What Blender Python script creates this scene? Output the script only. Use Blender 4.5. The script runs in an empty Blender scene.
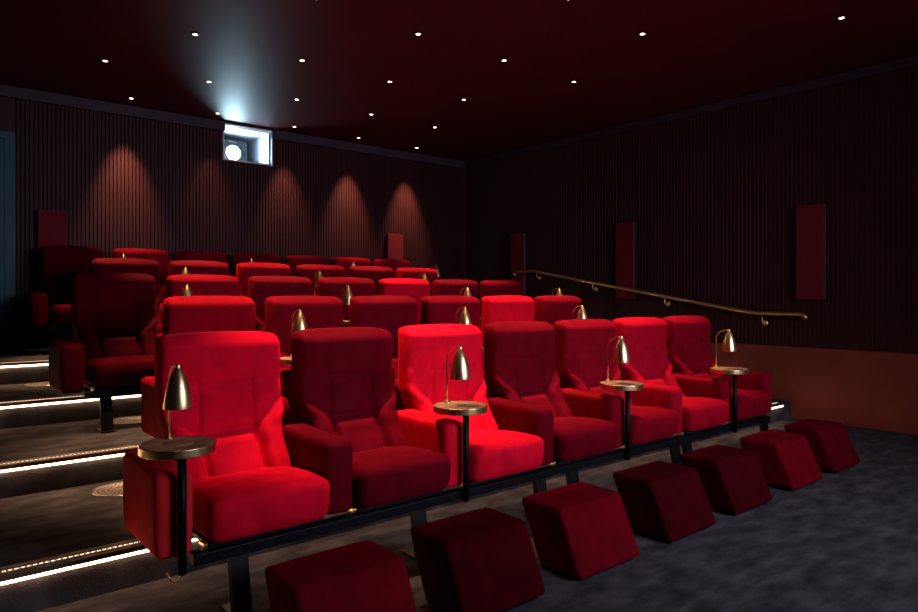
import bpy, bmesh, math, random
from mathutils import Vector, Matrix
random.seed(7)
S = bpy.context.scene
COL = S.collection
PI = math.pi

# ---------------------------------------------------------------- camera, world, large lights, exposure
cam_d = bpy.data.cameras.new('camera'); cam = bpy.data.objects.new('camera', cam_d); COL.objects.link(cam)
cam.location = (0, 0, 1.262)
cam.rotation_euler = (PI/2, 0, -0.6955)
cam_d.sensor_width = 36.0
cam_d.lens = 676.08/918*36
cam_d.shift_y = (295.27-306)/918*1.0
cam_d.clip_start = 0.05
S.camera = cam

S.view_settings.view_transform = 'Standard'
S.view_settings.look = 'None'
S.view_settings.gamma = 1.0
S.view_settings.use_curve_mapping = False
S.view_settings.exposure = 0.0

W = bpy.data.worlds.new('world'); S.world = W; W.use_nodes = True
bg = W.node_tree.nodes['Background']
bg.inputs[0].default_value = (0.3, 0.25, 0.4, 1); bg.inputs[1].default_value = 0.0

SCREEN_W = 68.0       # light coming back off the cinema screen in front of the seats
DOWN_W = 700.0         # each recessed ceiling spot
PROJ_W = 11.0
LED_E = 24.0

def light(name, kind, loc, energy, color, rot=(0, 0, 0), **kw):
    d = bpy.data.lights.new(name, kind); d.energy = energy; d.color = color
    for k, v in kw.items(): setattr(d, k, v)
    o = bpy.data.objects.new(name, d); o.location = loc; o.rotation_euler = rot
    COL.objects.link(o); return o

light('screen_light', 'AREA', (3.6, -2.05, 2.25), SCREEN_W, (0.86, 0.80, 1.0), (PI/2-0.15, 0, 0),
      shape='RECTANGLE', size=2.8, size_y=1.4, spread=math.radians(92))

# ---------------------------------------------------------------- materials
def mat(name, base, rough=0.6, metal=0.0, **kw):
    m = bpy.data.materials.new(name); m.use_nodes = True
    b = m.node_tree.nodes['Principled BSDF']
    b.inputs['Base Color'].default_value = (*base, 1)
    b.inputs['Roughness'].default_value = rough
    b.inputs['Metallic'].default_value = metal
    for k, v in kw.items():
        b.inputs[k].default_value = v
    return m
def nodes(m): return m.node_tree.nodes, m.node_tree.links, m.node_tree.nodes['Principled BSDF']
def noise(N, L, scale, detail=4, stretch=None, coord='Object'):
    t = N.new('ShaderNodeTexCoord'); n = N.new('ShaderNodeTexNoise')
    n.inputs['Scale'].default_value = scale; n.inputs['Detail'].default_value = detail
    if stretch:
        mp = N.new('ShaderNodeMapping'); mp.inputs['Scale'].default_value = stretch
        L.new(t.outputs[coord], mp.inputs[0]); L.new(mp.outputs[0], n.inputs['Vector'])
    else: L.new(t.outputs[coord], n.inputs['Vector'])
    return n
def ramp(N, L, src, stops):
    r = N.new('ShaderNodeValToRGB')
    e = r.color_ramp.elements
    e[0].position, e[0].color = stops[0][0], (*stops[0][1], 1)
    e[1].position, e[1].color = stops[-1][0], (*stops[-1][1], 1)
    for p, c in stops[1:-1]:
        x = e.new(p); x.color = (*c, 1)
    L.new(src, r.inputs[0]); return r
def bump(N, L, b, src, strength, dist=0.01):
    u = N.new('ShaderNodeBump'); u.inputs['Strength'].default_value = strength; u.inputs['Distance'].default_value = dist
    L.new(src, u.inputs['Height']); L.new(u.outputs[0], b.inputs['Normal'])

def velvet():
    m = mat('velvet', (0.5, 0.01, 0.02), 0.75)
    N, L, b = nodes(m)
    oi = N.new('ShaderNodeObjectInfo')
    n1 = noise(N, L, 9, 3)                       # brushed nap patches
    r1 = ramp(N, L, n1.outputs['Fac'], [(0.3, (0.78,)*3), (0.7, (1.12,)*3)])
    mx = N.new('ShaderNodeMix'); mx.data_type = 'RGBA'; mx.blend_type = 'MULTIPLY'; mx.inputs[0].default_value = 1
    L.new(oi.outputs['Color'], mx.inputs[6]); L.new(r1.outputs[0], mx.inputs[7])
    L.new(mx.outputs[2], b.inputs['Base Color'])
    b.inputs['Sheen Weight'].default_value = 0.8
    b.inputs['Sheen Roughness'].default_value = 0.35
    m2 = N.new('ShaderNodeMix'); m2.data_type = 'RGBA'; m2.inputs[0].default_value = 0.004; m2.inputs[7].default_value = (1, 0.7, 0.65, 1)
    L.new(mx.outputs[2], m2.inputs[6]); L.new(m2.outputs[2], b.inputs['Sheen Tint'])
    b.inputs['Specular IOR Level'].default_value = 0.02
    n2 = noise(N, L, 350, 2); bump(N, L, b, n2.outputs['Fac'], 0.12, 0.002)
    return m
M = {}
M['velvet'] = velvet()
M['black_metal'] = mat('black_metal', (0.003, 0.0035, 0.005), 0.5)
M['black_metal'].node_tree.nodes['Principled BSDF'].inputs['Specular IOR Level'].default_value = 0.12

def brass():
    m = mat('brushed_brass', (0.90, 0.68, 0.33), 0.24, 1.0)
    N, L, b = nodes(m)
    n = noise(N, L, 60, 3, (1, 1, 0.05)); r = ramp(N, L, n.outputs['Fac'], [(0.3, (0.26,)*3), (0.7, (0.36,)*3)])
    L.new(r.outputs[0], b.inputs['Roughness']); return m
M['brass'] = brass()
M['rail_brass'] = mat('polished_brass', (1.0, 0.76, 0.40), 0.38, 1.0)
def walnut():
    m = mat('turned_wood', (0.2, 0.1, 0.05), 0.62)
    N, L, b = nodes(m)
    n = noise(N, L, 6, 6, (1, 7, 1)); r = ramp(N, L, n.outputs['Fac'], [(0.3, (0.17, 0.105, 0.065)), (0.7, (0.40, 0.26, 0.165))])
    L.new(r.outputs[0], b.inputs['Base Color']); b.inputs['Specular IOR Level'].default_value = 0.15; return m
M['wood'] = walnut()
def carpet():
    m = mat('carpet', (0.1, 0.1, 0.1), 0.95)
    N, L, b = nodes(m)
    b.inputs['Specular IOR Level'].default_value = 0.1
    n = noise(N, L, 5, 9, (1, 2.2, 1)); r = ramp(N, L, n.outputs['Fac'], [(0.32, (0.026, 0.027, 0.031)), (0.5, (0.050, 0.051, 0.058)), (0.70, (0.088, 0.088, 0.096))])
    L.new(r.outputs[0], b.inputs['Base Color'])
    n2 = noise(N, L, 140, 4); bump(N, L, b, n2.outputs['Fac'], 0.5, 0.01); return m
M['carpet'] = carpet()
def plaster(name, c, rough=0.75, var=0.15, sc=2.0):
    m = mat(name, c, rough)
    N, L, b = nodes(m)
    n = noise(N, L, sc, 5); r = ramp(N, L, n.outputs['Fac'], [(0.3, tuple(v*(1-var) for v in c)), (0.7, tuple(v*(1+var) for v in c))])
    L.new(r.outputs[0], b.inputs['Base Color']); b.inputs['Specular IOR Level'].default_value = 0.2
    return m
M['ceiling'] = plaster('ceiling_paint', (0.065, 0.004, 0.008), 0.55)
M['ribs'] = plaster('ribbed_panelling', (0.028, 0.0040, 0.0058), 0.6, 0.1, 5)
M['dado'] = plaster('dado_paint', (0.20, 0.04, 0.026), 0.7)
M['cornice'] = plaster('cornice_paint', (0.035, 0.022, 0.036), 0.6)
M['fabric'] = plaster('speaker_fabric', (0.13, 0.006, 0.014), 0.9, 0.2, 90)
M['door'] = plaster('door_paint', (0.008, 0.06, 0.09), 0.5)
M['white'] = mat('white_paint', (0.5, 0.48, 0.53), 0.5)
M['plastic'] = mat('dark_plastic', (0.02, 0.035, 0.045), 0.5)
M['alu'] = mat('step_metal', (0.20, 0.14, 0.10), 0.45, 0.85)
M['steel'] = mat('vent_metal', (0.26, 0.24, 0.22), 0.35, 0.9)
M['hole'] = mat('dark_hole', (0.01, 0.01, 0.01), 0.9)
M['screen'] = mat('screen_cloth', (0.7, 0.7, 0.72), 0.9)
def emis(name, c, e):
    m = mat(name, (0.02, 0.02, 0.02), 0.5)
    b = m.node_tree.nodes['Principled BSDF']
    b.inputs['Emission Color'].default_value = (*c, 1); b.inputs['Emission Strength'].default_value = e
    return m
M['led'] = emis('led_strip', (1.0, 0.54, 0.30), LED_E)
M['led_dots'] = emis('led_dots', (1.0, 0.66, 0.45), 4.0)
M['spot_lens'] = emis('spot_lens', (1.0, 0.70, 0.38), 14)
M['bulb'] = emis('lamp_bulb', (1.0, 0.75, 0.45), 2.5)
M['proj_lens'] = emis('projector_lens', (0.55, 0.85, 1.0), 150)

# ---------------------------------------------------------------- helpers
def link(name, bm, m, parent=None, smooth=True, loc=None):
    me = bpy.data.meshes.new(name)
    bmesh.ops.recalc_face_normals(bm, faces=bm.faces)
    bm.to_mesh(me); bm.free()
    for p in me.polygons: p.use_smooth = smooth
    ms = m if isinstance(m, (list, tuple)) else [m]
    for x in ms: me.materials.append(x)
    o = bpy.data.objects.new(name, me); COL.objects.link(o)
    if parent: o.parent = parent
    if loc: o.location = loc
    return o
def tag(o, label=None, cat=None, group=None, kind=None):
    if label: o['label'] = label
    if cat: o['category'] = cat
    if group: o['group'] = group
    if kind: o['kind'] = kind
    return o
def thing(name, loc, label, cat, group=None):
    o = bpy.data.objects.new(name, None); COL.objects.link(o); o.location = loc
    o.empty_display_size = 0.1
    return tag(o, label, cat, group)
def dup(root, loc, skip='-'):
    r = root.copy(); COL.objects.link(r); r.location = loc
    for ch in list(root.children):
        if ch.name.startswith(skip): continue
        c = ch.copy(); COL.objects.link(c); c.parent = r
        for g in list(ch.children):
            d = g.copy(); COL.objects.link(d); d.parent = c
    return r
def add_box(bm, x0, x1, y0, y1, z0, z1, mi=0):
    vs = [bm.verts.new(p) for p in ((x0,y0,z0),(x1,y0,z0),(x1,y1,z0),(x0,y1,z0),(x0,y0,z1),(x1,y0,z1),(x1,y1,z1),(x0,y1,z1))]
    for f in ((0,3,2,1),(4,5,6,7),(0,1,5,4),(1,2,6,5),(2,3,7,6),(3,0,4,7)):
        fc = bm.faces.new([vs[i] for i in f]); fc.material_index = mi
def box(*a):
    bm = bmesh.new(); add_box(bm, *a); return bm
def bevbox(x0, x1, y0, y1, z0, z1, r=0.005, seg=2):
    bm = box(x0, x1, y0, y1, z0, z1)
    bmesh.ops.bevel(bm, geom=bm.edges[:], offset=r, segments=seg, affect='EDGES', profile=0.5)
    return bm
def lathe(prof, n=28, bm=None, mi=0):
    bm = bm or bmesh.new(); rings = []
    for r, z in prof:
        if r < 1e-6: rings.append([bm.verts.new((0, 0, z))])
        else: rings.append([bm.verts.new((r*math.cos(2*PI*i/n), r*math.sin(2*PI*i/n), z)) for i in range(n)])
    for a, b in zip(rings, rings[1:]):
        for i in range(n):
            j = (i+1) % n
            if len(a) == 1 and len(b) == 1: continue
            if len(a) == 1: f = bm.faces.new((a[0], b[i], b[j]))
            elif len(b) == 1: f = bm.faces.new((a[i], a[j], b[0]))
            else: f = bm.faces.new((a[i], a[j], b[j], b[i]))
            f.material_index = mi
    return bm
def tube(pts, r, n=10, bm=None, cap=True):
    bm = bm or bmesh.new(); pts = [Vector(p) for p in pts]; rings = []
    up = Vector((0.13, 0.31, 0.94)); 
    for i, p in enumerate(pts):
        t = (pts[min(i+1, len(pts)-1)] - pts[max(i-1, 0)]).normalized()
        if i == 0:
            a = t.cross(up).normalized() if abs(t.dot(up)) < 0.95 else t.cross(Vector((1, 0, 0))).normalized()
        else:
            a = (a - t*a.dot(t)).normalized()
        b = t.cross(a)
        rr = r[i] if isinstance(r, (list, tuple)) else r
        rings.append([bm.verts.new(p + a*rr*math.cos(2*PI*k/n) + b*rr*math.sin(2*PI*k/n)) for k in range(n)])
    for A, B in zip(rings, rings[1:]):
        for k in range(n): bm.faces.new((A[k], A[(k+1) % n], B[(k+1) % n], B[k]))
    if cap: bm.faces.new(rings[0][::-1]); bm.faces.new(rings[-1])
    return bm
def axis_coords(h, r, n):
    e = [-h, -h+r*0.2, -h+r*0.5, -h+r]
    mid = [(-h+r) + (2*h-2*r)*i/n for i in range(1, n)]
    return e + mid + [-v for v in reversed(e)]
def rbox(hx, hy, hz, r, nx, ny, nz, deform=None):
    """rounded box on a fine grid, centred on the origin, then shaped point by point"""
    ax = [axis_coords(hx, r, nx), axis_coords(hy, r, ny), axis_coords(hz, r, nz)]
    H = (hx, hy, hz); bm = bmesh.new(); vd = {}
    def V(i, j, k):
        key = (i, j, k)
        if key not in vd:
            p = Vector((ax[0][i], ax[1][j], ax[2][k]))
            q = Vector([max(-H[a]+r, min(H[a]-r, p[a])) for a in range(3)])
            d = p-q
            if d.length > 1e-9: p = q + d.normalized()*r
            if deform: p = Vector(deform(p.x, p.y, p.z))
            vd[key] = bm.verts.new(p)
        return vd[key]
    n = [len(a)-1 for a in ax]
    for a, b, c in ((0, 1, 2), (1, 2, 0), (2, 0, 1)):
        for s in (0, n[c]):
            for i in range(n[a]):
                for j in range(n[b]):
                    q = []
                    for di, dj in ((0, 0), (1, 0), (1, 1), (0, 1)):
                        k = [0, 0, 0]; k[a] = i+di; k[b] = j+dj; k[c] = s; q.append(V(*k))
                    bm.faces.new(q)
    return bm
def ss(a, b, x):
    t = max(0.0, min(1.0, (x-a)/(b-a))); return t*t*(3-2*t)
def lerp_table(tab, x):
    if x <= tab[0][0]: return tab[0][1]
    for (a, u), (b, v) in zip(tab, tab[1:]):
        if x <= b:
            t = (x-a)/(b-a); t = t*t*(3-2*t)*0.35 + t*0.65
            return u+(v-u)*t
    return tab[-1][1]

# ---------------------------------------------------------------- the hall
WX, WY, CZ, LX, FY = 7.083, 8.335, 3.43, -1.0, -2.2
RISE, DEPTH, STEP0 = 0.1724, 1.2, 3.153
NR = 5
def struct(name, bm, m, smooth=False, **kw):
    o = link(name, bm, m, smooth=smooth, **kw); o['kind'] = 'structure'; return o
struct('floor', box(LX, WX, FY, WY+0.02, -0.1, 0), M['carpet'])
for k in range(1, NR):
    y0 = STEP0 + (k-1)*DEPTH
    struct('floor_platform', box(LX, WX, y0, y0+DEPTH if k < NR-1 else WY+0.02, (k-1)*RISE if k > 1 else 0.0, k*RISE), M['carpet'])
    if k > 1:   # fill below
        struct('floor_platform', box(LX, WX, y0, y0+DEPTH if k < NR-1 else WY+0.02, 0.0, (k-1)*RISE), M['carpet'])
struct('ceiling', box(LX-0.1, WX+0.1, FY-0.1, WY, CZ, CZ+0.1), M['ceiling'])
# projector niche: the rear wall is built around its opening
PX0, PX1, PZ0, PZ1, PD = 3.146, 3.763, 2.965, 3.385, 9.30
def ribbed(a0, a1, z0, z1, pitch, depth, to3):
    """vertical battens with shadow gaps as one corrugated sheet; battens keep one common rhythm"""
    bm = bmesh.new(); ks = []
    def dep(p): 
        q = (p/pitch) % 1.0
        return 0.0 if q < 0.22 else depth
    k = math.floor(a0/pitch)
    prof = [(a0, dep(a0+1e-6))]
    while k*pitch < a1:
        for off, d in ((0.0, depth), (0.06*pitch, 0.0), (0.22*pitch, 0.0), (0.30*pitch, depth)):
            p = k*pitch+off
            if a0 < p < a1: prof.append((p, d))
        k += 1
    prof.append((a1, prof[-1][1]))
    lo = [bm.verts.new(to3(p, d, z0)) for p, d in prof]; hi = [bm.verts.new(to3(p, d, z1)) for p, d in prof]
    for i in range(len(prof)-1): bm.faces.new((lo[i], lo[i+1], hi[i+1], hi[i]))
    return bm
t3r = lambda p, d, z: (p, WY-d, z)
bm = bmesh.new()
add_box(bm, LX-0.1, PX0, WY, WY+0.06, 0.5, CZ+0.1); add_box(bm, PX1, WX+0.1, WY, WY+0.06, 0.5, CZ+0.1)
add_box(bm, PX0, PX1, WY, WY+0.06, 0.5, PZ0); add_box(bm, PX0, PX1, WY, WY+0.06, PZ1, CZ+0.1)
wb = struct('wall_back', bm, M['ribs'])
for (a0, a1, z0, z1) in ((0.96, PX0, RISE*4, 3.30), (PX0, PX1, RISE*4, PZ0), (PX1, WX-0.05, RISE*4, 3.30)):
    o = link('ribbed_panelling', ribbed(a0, a1, z0, z1, 0.040, 0.0045, t3r), M['ribs'], wb, False)
bm = bmesh.new()
wall_r = struct('wall_right', box(WX, WX+0.1, FY, WY+0.06, -0.1, CZ+0.1), M['dado'])
link('ribbed_panelling', ribbed(FY, WY-0.05, 0.753, 3.33, 0.044, 0.005, lambda p, d, z: (WX-0.01-d, p, z)), M['ribs'], wall_r, False)
struct('trim_1', bevbox(WX-0.012, WX, FY, WY, 0.735, 0.753, 0.003), M['ribs'])
struct('wall_left', box(LX-0.1, LX, FY, WY+0.06, -0.1, CZ+0.1), M['ribs'])
struct('wall_front', box(LX-0.1, WX+0.1, FY-0.1, FY, -0.1, CZ+0.1), M['ribs'])
struct('trim_2', bevbox(LX, PX0-0.0, WY-0.045, WY, 3.30, CZ-0.012, 0.006), M['cornice'])
struct('trim_3', bevbox(PX1, WX, WY-0.045, WY, 3.30, CZ-0.012, 0.006), M['cornice'])
struct('trim_4', bevbox(WX-0.045, WX, FY, WY-0.045, 3.33, CZ-0.012, 0.006), M['cornice'])
# niche lining
bm = bmesh.new(); t = 0.02
add_box(bm, PX0-t, PX0, WY-0.02, PD, PZ0-t, PZ1+t); add_box(bm, PX1, PX1+t, WY-0.02, PD, PZ0-t, PZ1+t)
add_box(bm, PX0, PX1, WY-0.02, PD, PZ1, PZ1+t); add_box(bm, PX0, PX1, WY-0.02, PD, PZ0-t, PZ0)
add_box(bm, PX0-t, PX1+t, PD, PD+t, PZ0-t, PZ1+t)
struct('window_1', bm, M['white'])
# door on the rear wall at the left aisle
dz = RISE*4
dr = struct('door_1', bevbox(0.05, 0.86, WY-0.05, WY-0.005, dz+0.005, dz+2.17, 0.004), M['door'])
bm = bmesh.new()
add_box(bm, -0.03, 0.05, WY-0.06, WY, dz, dz+2.25); add_box(bm, 0.86, 0.955, WY-0.06, WY, dz, dz+2.25); add_box(bm, 0.05, 0.86, WY-0.06, WY, dz+2.175, dz+2.25)
link('door_frame', bm, M['door'], dr, False)
link('door_handle', tube([(0.15, WY-0.055, dz+1.0), (0.15, WY-0.1, dz+1.0), (0.27, WY-0.1, dz+1.0)], 0.01), M['brass'], dr)

# cinema screen on the front wall (behind the camera)
sc = tag(link('cinema_screen', box(0.3, 6.1, FY+0.002, FY+0.04, 0.75, 3.15), M['screen'], smooth=False), 'wide white cinema screen on the front wall facing the seats', 'screen')

# ---------------------------------------------------------------- step lights
stepn = ['lowest', 'second', 'third', 'highest']
for k in range(1, NR):
    y0 = STEP0 + (k-1)*DEPTH; z = k*RISE
    t = thing('step_light', (0, y0, z), 'warm white LED strip light along the %s carpeted step edge' % stepn[k-1], 'step light', 'LED strips on the step edges')
    x0, x1 = LX+0.02, 6.86
    bm = bmesh.new(); add_box(bm, x0, x1, -0.024, 0.085, 0.0, 0.006); add_box(bm, x0, x1, -0.024, -0.001, -0.016, 0.0); add_box(bm, x0, x1, -0.022, -0.012, -0.031, -0.0285)
    link('nosing', bm, M['alu'], t, False)
    link('light_strip', box(x0, x1, -0.021, -0.001, -0.0285, -0.0165), M['led'], t, False)
    bm = bmesh.new(); x = x0
    while x < x1-0.02:
        add_box(bm, x, x+0.013, 0.026, 0.030, 0.006, 0.0068); x += 0.021
    link('light_dots', bm, M['led_dots'], t, False)

# ---------------------------------------------------------------- floor vents
def make_vent():
    t = thing('floor_vent', (0, 0, 0), '', 'vent', 'round floor vents')
    link('ring', lathe([(0.150, 0.0), (0.150, 0.004), (0.132, 0.006), (0.128, 0.003), (0.0, 0.003)], 40), M['steel'], t)
    bm = bmesh.new()
    for ring, (r, n) in enumerate(((0.035, 10), (0.062, 18), (0.089, 26), (0.114, 32))):
        for i in range(n):
            a = 2*PI*i/n + ring*0.13
            m4 = Matrix.Translation((r*math.cos(a), r*math.sin(a), 0.0034)) @ Matrix.Rotation(a, 4, 'Z')
            vs = [bm.verts.new(m4 @ Vector(p)) for p in ((-0.009, -0.0038, 0), (0.009, -0.0045, 0), (0.009, 0.0045, 0), (-0.009, 0.0038, 0))]
            bm.faces.new(vs)
    link('slots', bm, M['hole'], t, False)
    return t
vt = make_vent()
VL = ['round perforated metal floor vent on the wide tread behind the front row', 'round metal floor vent beside the dark pedestal of the third row', 'small sliver of round metal floor vent on the fourth tread']
for i, (x, y, k) in enumerate(((0.975, 4.13, 1), (1.33, 5.33, 2), (0.97, 6.56, 3))):
    o = vt if i == 0 else dup(vt, (0, 0, 0))
    o.location = (x, y, k*RISE); o['label'] = VL[i]

# ---------------------------------------------------------------- chairs
# local frame: x across, y towards the rear wall, z up; origin on the platform under the seat centre line at y = row line
def back_front(z):   # front surface of the backrest on its centre line
    return lerp_table([(0.38, -0.215), (0.48, -0.150), (0.58, -0.078), (0.65, -0.042), (0.75, -0.030), (0.85, -0.026), (0.95, -0.030), (1.03, -0.026), (1.08, 0.0)], z)
BZ0, BZ1 = 0.36, 1.078
def back_deform(x, y, z):
    hz = (BZ1-BZ0)/2; zz = z + (BZ0+BZ1)/2
    # outline: narrower between the arms, slightly crowned top, rounded shoulders
    f = 1 - 0.10*ss(0.72, 0.60, zz) - 0.015*ss(0.98, 1.08, zz)
    X = x*f
    zz += 0.010*(1-(x/0.285)**2)*ss(0.9, 1.05, zz) - 0.005*ss(0.2, 0.285, abs(x))*ss(0.98, 1.06, zz)
    bf = back_front(zz)
    ax = abs(X); front = ss(0.02, -0.05, y)
    d = 0.0
    d += 0.022*(1-(ax/0.30)**4)*ss(0.845, 0.99, zz)*ss(1.10, 1.02, zz)          # head cushion
    cp = ss(0.128, 0.105, ax)
    d += 0.010*cp*ss(0.635, 0.665, zz)*ss(0.85, 0.825, zz)                        # centre panel
    d += 0.042*cp*ss(0.632, 0.585, zz)*(1-(ax/0.2)**2)                             # lumbar pillow
    bz = 0.655 + max(0, ax-0.12)/0.16*0.115
    d += 0.048*ss(0.126, 0.175, ax)*ss(bz, bz-0.07, zz)*(1-0.35*ss(0.23, 0.285, ax)) # side wings
    d += 0.010*ss(0.126, 0.16, ax)*ss(0.86, 0.82, zz)
    for c in (0.127,):
        d -= 0.016*math.exp(-((ax-c)/0.006)**2)*ss(0.89, 0.85, zz)
    if ax < 0.13:
        d -= 0.017*math.exp(-((zz-0.848)/0.006)**2) + 0.012*math.exp(-((zz-0.638)/0.007)**2)
    d += 0.010*(1-(ax/0.285)**2)
    Y = bf + 0.065 + y*1.0 - d*front
    return (X, Y, zz)
def seat_deform(x, y, z):
    X, Y, Z = x, y, z
    f = ss(-0.10, 0.08, z)
    Z += 0.012*(1-(x/0.27)**2)*(1-(y/0.26)**2)*f
    Z -= 0.022*ss(-0.1, 0.25, y)*f                       # falls to the rear
    Y += 0.018*ss(0.02, -0.08, z)*ss(0.0, -0.2, y)       # front face undercut
    Y -= 0.010*(1-(x/0.27)**2)*ss(-0.1, -0.25, y)
    e = abs(x)-0.215
    Z -= 0.004*math.exp(-(e/0.005)**2)*f*ss(-0.27, -0.2, y)
    return (X, Y, Z)
def arm_deform(x, y, z):
    X = x*(1+0.02*math.sin((z+0.16)/0.32*PI)) 
    X *= 1 - 0.06*ss(-0.05, -0.17, z)
    Z = z - 0.010*ss(-0.19, -0.25, y)*ss(0.1, 0.16, z) + 0.008*ss(0, 0.25, y)*ss(0, .16, z)
    return (X, y, Z)
me_cache = {}
def mk(name, fn):
    if name not in me_cache:
        bm = fn(); bmesh.ops.recalc_face_normals(bm, faces=bm.faces)
        me = bpy.data.meshes.new(name); bm.to_mesh(me); bm.free()
        for p in me.polygons: p.use_smooth = True
        me_cache[name] = me
    return me_cache[name]
def part(name, me, parent, material, loc=(0, 0, 0), color=None):
    if not me.materials: me.materials.append(material)
    o = bpy.data.objects.new(name, me); COL.objects.link(o); o.parent = parent; o.location = loc
    if color: o.color = (*color, 1)
    return o
PITCH = 0.669
ARM_C = -0.333
me_back = mk('backrest', lambda: rbox(0.285, 0.064, (BZ1-BZ0)/2, 0.036, 44, 4, 56, back_deform))
me_seat = mk('seat', lambda: rbox(0.262, 0.240, 0.092, 0.050, 40, 18, 6, seat_deform))
me_arm = mk('armrest', lambda: rbox(0.071, 0.245, 0.164, 0.030, 6, 12, 10, arm_deform))
def hinge_bm():
    bm = bevbox(-0.03, 0.03, -0.10, 0.10, -0.012, 0.012, 0.003); return bm
me_pan = mk('seat_pan', lambda: bevbox(-0.245, 0.245, -0.19, 0.20, -0.0125, 0.0125, 0.004))
me_hinge = mk('hinge', lambda: bevbox(-0.018, 0.018, -0.03, 0.03, -0.010, 0.010, 0.003))
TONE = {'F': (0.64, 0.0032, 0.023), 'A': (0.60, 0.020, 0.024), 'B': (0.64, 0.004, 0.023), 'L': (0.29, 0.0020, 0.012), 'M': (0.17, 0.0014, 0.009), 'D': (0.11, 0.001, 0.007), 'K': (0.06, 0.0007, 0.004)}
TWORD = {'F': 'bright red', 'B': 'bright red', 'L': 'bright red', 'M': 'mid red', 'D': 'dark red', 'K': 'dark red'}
ROWY = [3.153 + DEPTH*k for k in range(NR)]
def make_chair(x, k, tone, last, label, group, end=False):
    t = thing('cinema_chair', (x, ROWY[k], k*RISE), label, 'chair', group)
    c = TONE[tone]; c = tuple(v*random.uniform(0.95, 1.05)*((1.0, 0.86, 0.66, 0.66, 0.8)[k] if tone in 'LMB' else 1.0) for v in c)  # rear rows' velvet darkened to stand in for weaker screen light
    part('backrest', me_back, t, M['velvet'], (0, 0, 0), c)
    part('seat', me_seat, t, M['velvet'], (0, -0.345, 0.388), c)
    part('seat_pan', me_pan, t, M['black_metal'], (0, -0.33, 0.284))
    if end: part('armrest', me_arm, t, M['velvet'], (ARM_C-0.040, -0.268, 0.432), TONE['A'] if k == 0 else c)  # front end arm's colour lightened in place of LED light on its side
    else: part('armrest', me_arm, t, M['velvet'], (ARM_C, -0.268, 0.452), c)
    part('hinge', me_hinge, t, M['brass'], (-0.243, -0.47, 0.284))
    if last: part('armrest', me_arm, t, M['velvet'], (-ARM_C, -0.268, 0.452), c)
    return t
rows = [
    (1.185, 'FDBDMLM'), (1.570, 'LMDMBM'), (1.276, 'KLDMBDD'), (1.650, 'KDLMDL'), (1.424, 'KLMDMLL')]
ordn = ['first', 'second', 'third', 'fourth', 'fifth', 'sixth', 'seventh']
rown = ['front', 'second', 'third', 'fourth', 'back']
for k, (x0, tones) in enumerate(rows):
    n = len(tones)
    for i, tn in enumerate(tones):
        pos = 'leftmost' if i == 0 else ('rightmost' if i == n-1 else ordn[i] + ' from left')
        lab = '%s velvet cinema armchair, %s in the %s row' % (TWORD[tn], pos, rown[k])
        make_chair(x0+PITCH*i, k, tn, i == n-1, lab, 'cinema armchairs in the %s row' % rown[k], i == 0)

# ---------------------------------------------------------------- beams that carry each row
def leg_bm(h):
    bm = bmesh.new()
    # flat steel leg leaning forward to the floor, foot plate
    a = [(-0.036, -0.016, h), (0.036, -0.016, h), (0.036, 0.022, h), (-0.036, 0.022, h)]
    b = [(-0.036, -0.066, 0.010), (0.036, -0.066, 0.010), (0.036, -0.028, 0.010), (-0.036, -0.028, 0.010)]
    A = [bm.verts.new(p) for p in a]; B = [bm.verts.new(p) for p in b]
    bm.faces.new(A); bm.faces.new(B[::-1])
    for i in range(4): bm.faces.new((A[i], A[(i+1) % 4], B[(i+1) % 4], B[i]))
    add_box(bm, -0.045, 0.045, -0.10, 0.06, 0.0, 0.010)
    return bm
me_leg = mk('leg', lambda: leg_bm(0.245))
for p in me_leg.polygons: p.use_smooth = False
LEGX = {0: [1.055, 1.95, 2.80, 3.08, 4.16, 4.31, 5.45]}
for k, (x0, tones) in enumerate(rows):
    n = len(tones); xa = x0 - 0.31; xb = x0 + PITCH*(n-1) + 0.31
    t = thing('seat_beam', (0, ROWY[k]-0.50, k*RISE), 'black steel beam on legs carrying the %s row of chairs' % rown[k], 'seat beam', 'steel beams under the chairs')
    link('beam', bevbox(xa, xb, -0.03, 0.03, 0.226, 0.270, 0.004), M['black_metal'], t, False)
    lx = LEGX.get(k) or [x0-0.18, x0+PITCH*2, x0+PITCH*(n-2), x0+PITCH*(n-1)+0.1]
    for x in lx: part('leg', me_leg, t, M['black_metal'], (x, 0, 0))
    bm = bmesh.new(); add_box(bm, xa+0.05, xb-0.05, 0.26, 0.30, 0.242, 0.271)
    link('rear_rail', bm, M['black_metal'], t, False)

# ---------------------------------------------------------------- side tables and lamps
def make_table():
    t = thing('side_table', (0, 0, 0), '', 'side table', 'round side tables between the chairs')
    link('table_top', lathe([(0.0, 0.672), (0.1325, 0.672), (0.1325, 0.7005), (0.131, 0.7005), (0.060, 0.7005), (0.058, 0.6995), (0.056, 0.7005), (0.0, 0.7005)], 48), M['wood'], t)
    link('rim', lathe([(0.1328, 0.670), (0.1360, 0.670), (0.1375, 0.6705), (0.138, 0.672), (0.138, 0.6735), (0.138, 0.698), (0.138, 0.6995), (0.1375, 0.7008), (0.1362, 0.7013), (0.1345, 0.7013), (0.1328, 0.7010)], 56), M['brass'], t)
    link('pole', tube([(0, -0.045, 0.672), (0, -0.045, 0.22)], 0.0165, 14), M['black_metal'], t)
    link('bracket', tube([(0, -0.045, 0.268), (0, 0.0, 0.268)], 0.012, 8), M['black_metal'], t)
    link('cable', tube([(-0.008, -0.05, 0.235), (-0.009, -0.05, 0.205), (-0.02, -0.035, 0.19), (-0.035, -0.01, 0.195), (-0.04, 0.005, 0.22)], 0.0035, 6), M['brass'], t)
    return t
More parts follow.
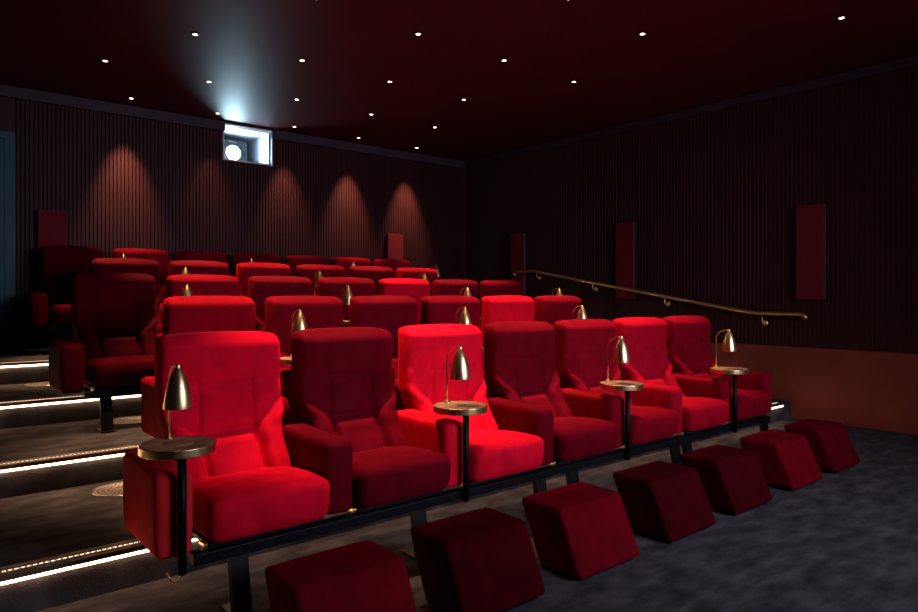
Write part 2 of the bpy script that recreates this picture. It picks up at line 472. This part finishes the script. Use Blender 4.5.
def make_lamp():
    t = thing('table_lamp', (0, 0, 0), '', 'table lamp', 'brass reading lamps on the side tables')
    link('base', lathe([(0.0, 0.0), (0.019, 0.0), (0.019, 0.003), (0.013, 0.008), (0.009, 0.016), (0.0045, 0.02), (0.0045, 0.026), (0, 0.026)], 20), M['brass'], t)
    pts = [(0, 0, 0.02), (0, 0, 0.10), (0, 0, 0.19), (0, 0, 0.225)]
    for i in range(1, 9):
        a = PI/2*i/8
        pts.append((0, -0.085*(1-math.cos(a)), 0.225+0.068*math.sin(a)))
    pts.append((0, -0.107, 0.293))
    link('neck', tube(pts, 0.0042, 10), M['brass'], t)
    prof = [(0.0, 0.302), (0.007, 0.301), (0.009, 0.295), (0.0085, 0.288), (0.0105, 0.285), (0.019, 0.272), (0.028, 0.253), (0.0365, 0.229), (0.043, 0.203), (0.048, 0.176), (0.0515, 0.153), (0.0525, 0.135)]
    inner = [(r-0.002, z) for r, z in reversed(prof[5:])]
    sh = link('shade', lathe(prof + [(0.0525, 0.1335)] + inner + [(0.0, 0.262)], 36), M['brass'], t, loc=(0, -0.107, 0))
    link('bulb', lathe([(0.0, 0.172), (0.010, 0.178), (0.012, 0.19), (0.008, 0.21), (0.006, 0.235), (0, 0.24)], 12), M['bulb'], t, loc=(0, -0.107, 0))
    return t
tb, lp = make_table(), make_lamp()
first = True
TAB = {0: [-0.5, 1.5, 3.5, 5.5], 1: [0.5, 2.5, 4.5], 2: [0.5, 2.5, 4.5, 6.5], 3: [0.5, 2.5, 4.5], 4: [0.5, 2.5, 4.5, 6.5]}
for k, sl in TAB.items():
    for j, s in enumerate(sl):
        x = rows[k][0] + s*PITCH + 0.024 + 0.006*j - (0.05 if s < 0 else 0)
        loc = (x, ROWY[k]-0.505, k*RISE)
        if first: a, b = tb, lp; first = False
        else:
            a, b = dup(tb, (0, 0, 0), 'cable'), dup(lp, (0, 0, 0))
        a.location = loc; b.location = (x, ROWY[k]-0.505+0.108, k*RISE+0.7006)
        n = len(rows[k][1]); li = int(s-0.5)
        if s < 0: w = 'left of the leftmost chair'
        elif li >= n-1: w = 'at the right end'
        else: w = 'between the %s and %s chairs' % (ordn[li], ordn[li+1])
        a['label'] = 'round brass rimmed side table %s in the %s row' % (w, rown[k])
        b['label'] = 'small brass reading lamp on table %s, %s row' % (w, rown[k])

# ---------------------------------------------------------------- ottomans
def ott_deform(x, y, z):
    t = (z+0.138)/0.276
    Y = y*(0.257/0.24) if True else y
    yc = 2.045 + (2.168-2.045)*t
    X = x*(1.0 + 0.0*t)
    e = abs(x)-0.182
    k = 0.004*math.exp(-(e/0.005)**2)
    return (X, Y + (yc-2.105) - (-k)*ss(-0.05, -0.12, y)*1.0 + 0.0, z - k*ss(0.10, 0.138, z))
def ott_bm():
    return rbox(0.224, 0.122, 0.142, 0.024, 34, 12, 12, ott_deform)
me_ott = mk('cushion', ott_bm)
me_pl = mk('plinth', lambda: bevbox(-0.195, 0.195, -0.11, 0.11, 0, 0.018, 0.003))
OX = [(1.226, 0), (1.862, 0.003), (2.515, 0.0), (3.215, 0.002), (3.878, 0.006), (4.618, 0.014), (5.285, 0.02)]
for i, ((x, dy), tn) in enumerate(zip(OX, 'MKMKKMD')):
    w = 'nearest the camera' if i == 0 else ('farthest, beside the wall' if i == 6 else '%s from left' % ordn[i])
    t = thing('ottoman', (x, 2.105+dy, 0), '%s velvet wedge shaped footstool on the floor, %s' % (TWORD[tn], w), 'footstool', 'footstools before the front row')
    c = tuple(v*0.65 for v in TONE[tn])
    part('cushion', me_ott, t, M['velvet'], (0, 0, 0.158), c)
    part('plinth', me_pl, t, M['black_metal'], (0, -0.05, 0))

# ---------------------------------------------------------------- wall speakers
def speaker(y0, y1, label):
    t = thing('wall_speaker', (WX, (y0+y1)/2, 1.22), label, 'wall speaker', 'fabric covered wall speakers')
    h = (y1-y0)/2
    link('cabinet', bevbox(-0.055, -0.024, -h, h, 0, 0.945, 0.004), M['plastic'], t, False)
    link('grille', bevbox(-0.075, -0.055, -h, h, 0, 0.945, 0.004), M['fabric'], t, False)
speaker(2.80, 3.07, 'tall red fabric wall speaker on the right wall, nearest the camera')
speaker(5.04, 5.30, 'tall red fabric wall speaker in the middle of the right wall')
speaker(6.94, 7.21, 'tall dark red wall speaker at the top end of the handrail')
def speaker_r(x0, x1, label):
    t = thing('wall_speaker', ((x0+x1)/2, WY, 1.22), label, 'wall speaker', 'fabric covered wall speakers')
    h = (x1-x0)/2
    link('cabinet', bevbox(-h, h, -0.055, -0.0145, 0, 0.945, 0.004), M['plastic'], t, False)
    link('grille', bevbox(-h, h, -0.075, -0.055, 0, 0.945, 0.004), M['fabric'], t, False)
speaker_r(1.15, 1.42, 'purplish fabric wall speaker on the rear wall near the teal door')
speaker_r(5.54, 5.81, 'red fabric wall speaker on the rear wall right of the projector')

# ---------------------------------------------------------------- handrail
f, psi, v0, hcam = 676.08, 0.6955, 295.27, 1.262
RX = WX - 0.09
rail_yz = []
def rail_pt(u, v):
    c, s = math.cos(psi), math.sin(psi); t = (u-459)/f; F = RX/(t*c+s); return ((-t*s+c)*F, hcam-(v-v0)/f*F)
rail_yz = [(7.10, 1.555), (7.12, 1.585), (7.10, 1.60), (7.06, 1.607), (6.74, 1.607), (6.66, 1.60), (6.55, 1.575)]
a = rail_yz[-1]; b = (3.52, 1.075)
for i in range(1, 6): rail_yz.append((a[0]+(b[0]-a[0])*i/6, a[1]+(b[1]-a[1])*i/6))
rail_yz += [(3.56, 1.083), (3.46, 1.073), (3.35, 1.071), (3.05, 1.071), (3.00, 1.067), (2.975, 1.05), (2.968, 1.02)]
t = thing('handrail', (RX, 5.0, 1.0), 'long brass handrail sloping down along the right wall', 'handrail')
link('rail', tube([(0, y-5.0, z-1.0) for y, z in rail_yz], 0.019, 14), M['rail_brass'], t)
for y in (6.66, 5.66, 4.58, 3.41):
    z = 1.6 if y > 6.6 else (1.575 + (y-6.55)*(1.575-1.075)/(6.55-3.52))
    z -= 1.0
    bm = tube([(0, y-5, z-0.012), (0.0, y-5, z-0.075), (0.012, y-5, z-0.088), (0.075, y-5, z-0.088)], 0.0065, 8)
    br = link('bracket', bm, M['brass'], t)
    pl = lathe([(0, 0.0), (0.03, 0.0), (0.03, 0.006), (0, 0.006)], 20)
    bmesh.ops.rotate(pl, verts=pl.verts, matrix=Matrix.Rotation(PI/2, 3, 'Y')); bmesh.ops.translate(pl, verts=pl.verts, vec=(0.060, y-5, z-0.088))
    link('mounting_plate', pl, M['brass'], br)

# ---------------------------------------------------------------- projector in its niche
LXp, LYp, LZp = 3.43, 8.75, 3.11
t = thing('projector', (3.43, 8.96, PZ0), 'digital cinema projector with glowing blue-white lens in rear wall opening', 'projector')
link('body', bevbox(-0.205, 0.21, -0.16, 0.22, 0.012, 0.355, 0.012, 3), M['plastic'], t, False)
lb = lathe([(0.100, 0.0), (0.106, 0.004), (0.106, 0.05), (0.100, 0.05), (0.094, 0.03)], 28)
bmesh.ops.rotate(lb, verts=lb.verts, matrix=Matrix.Rotation(PI/2, 3, 'X'))
link('lens_barrel', lb, M['plastic'], t, loc=(LXp-3.43, 8.795-8.96, LZp+0.03-PZ0))
ld = lathe([(0, 0.022), (0.05, 0.016), (0.095, 0.0)], 28)  # glowing disc oversized: the lens bloom is built into its shape
bmesh.ops.rotate(ld, verts=ld.verts, matrix=Matrix.Rotation(PI/2, 3, 'X'))
link('lens', ld, M['proj_lens'], t, loc=(LXp-3.43, 8.765-8.96, LZp+0.03-PZ0))
link('top_handle', bevbox(-0.05, 0.06, -0.165, -0.158, 0.32, 0.335, 0.002), M['steel'], t, False)
for sx in (-0.15, 0.17):
    for sy in (-0.1, 0.16):
        link('foot', lathe([(0, 0), (0.015, 0), (0.015, 0.013), (0, 0.013)], 12), M['black_metal'], t, loc=(sx, sy, 0))
pl = light('projector_beam', 'SPOT', (LXp, 8.70, LZp+0.03), PROJ_W, (0.42, 0.76, 1.0), (0, 0, 0), spot_size=math.radians(175), spot_blend=0.7, shadow_soft_size=0.03)
pl.rotation_euler = Vector((0.35, -1, 0.45)).to_track_quat('-Z', 'Y').to_euler()

# ---------------------------------------------------------------- recessed ceiling spots
def make_spot():
    t = thing('downlight', (0, 0, 0), '', 'ceiling light', 'recessed ceiling spotlights')
    link('trim_ring', lathe([(0.020, 0.0), (0.020, -0.002), (0.034, -0.004), (0.036, 0.0)], 24), M['black_metal'], t)
    link('lens', lathe([(0, -0.004), (0.010, -0.0035), (0.0195, -0.001)], 20), M['spot_lens'], t)
    return t
sp = make_spot()
ld = bpy.data.lights.new('downlight_beam', 'SPOT'); ld.energy = DOWN_W; ld.color = (1.0, 0.53, 0.28)
ld.spot_size = math.radians(42); ld.spot_blend = 1.0; ld.shadow_soft_size = 0.025
LR = [(8.03, [2.0, 2.955, 3.945, 4.90, 5.895], 'rear wall'),
      (6.90, [1.495, 2.45, 3.42, 4.39, 5.355], 'second from the rear wall'),
      (5.72, [1.917, 2.888, 3.86, 4.843], 'third from the rear wall'),
      (4.525, [3.337, 4.32, 5.298], 'fourth from the rear wall'),
      (3.331, [4.764], ''), (2.142, [5.683], '')]
HID = [(2.142, [0.85, 1.82, 2.78, 3.75, 4.72]), (3.28, [1.87, 2.83, 3.78]), (4.46, [1.40, 2.36])]
first = True; idx = 0
ld2 = ld.copy(); ld2.name = 'downlight_beam_dim'; ld2.energy = DOWN_W*0.012
WL = {2.0: 1.0, 2.955: 0.18, 3.945: 0.5, 4.90: 1.0, 5.895: 1.0}
def put_spot(x, y, label, e=1.0):
    global first
    if first: o = sp; first = False
    else: o = dup(sp, (0, 0, 0), 'downlight_beam')
    o.location = (x, y, CZ); o['label'] = label
    d = ld2 if y < 3 else ld
    if y > 8:      # wall washers: narrower lamps tilted to the panelling
        d = ld.copy(); d.name = 'downlight_beam_wall'; d.energy = DOWN_W*0.56*WL[x]; d.spot_size = math.radians(45)
    l = bpy.data.objects.new('downlight_beam', d); COL.objects.link(l); l.parent = o; l.location = (0, 0, -0.02)
    if y > 8: l.rotation_euler = (math.radians(12), 0, 0)
for y, xs, w in LR:
    for i, x in enumerate(xs):
        if w:
            lab = 'tiny glowing ceiling spotlight, %s from left in the line %s' % (ordn[i], 'nearest the rear wall' if w == 'rear wall' else w)
        elif y > 3: lab = 'tiny glowing ceiling spotlight right of centre, above the handrail'
        else: lab = 'tiny glowing ceiling spotlight nearest the camera at far right'
        put_spot(x, y, lab)
for y, xs in HID:
    for i, x in enumerate(xs):
        put_spot(x, y, 'recessed ceiling spotlight out of view, %s from left %s' % (ordn[i], {2: 'over the footstools', 3: 'over the front row', 4: 'over the second row'}[int(y)]))
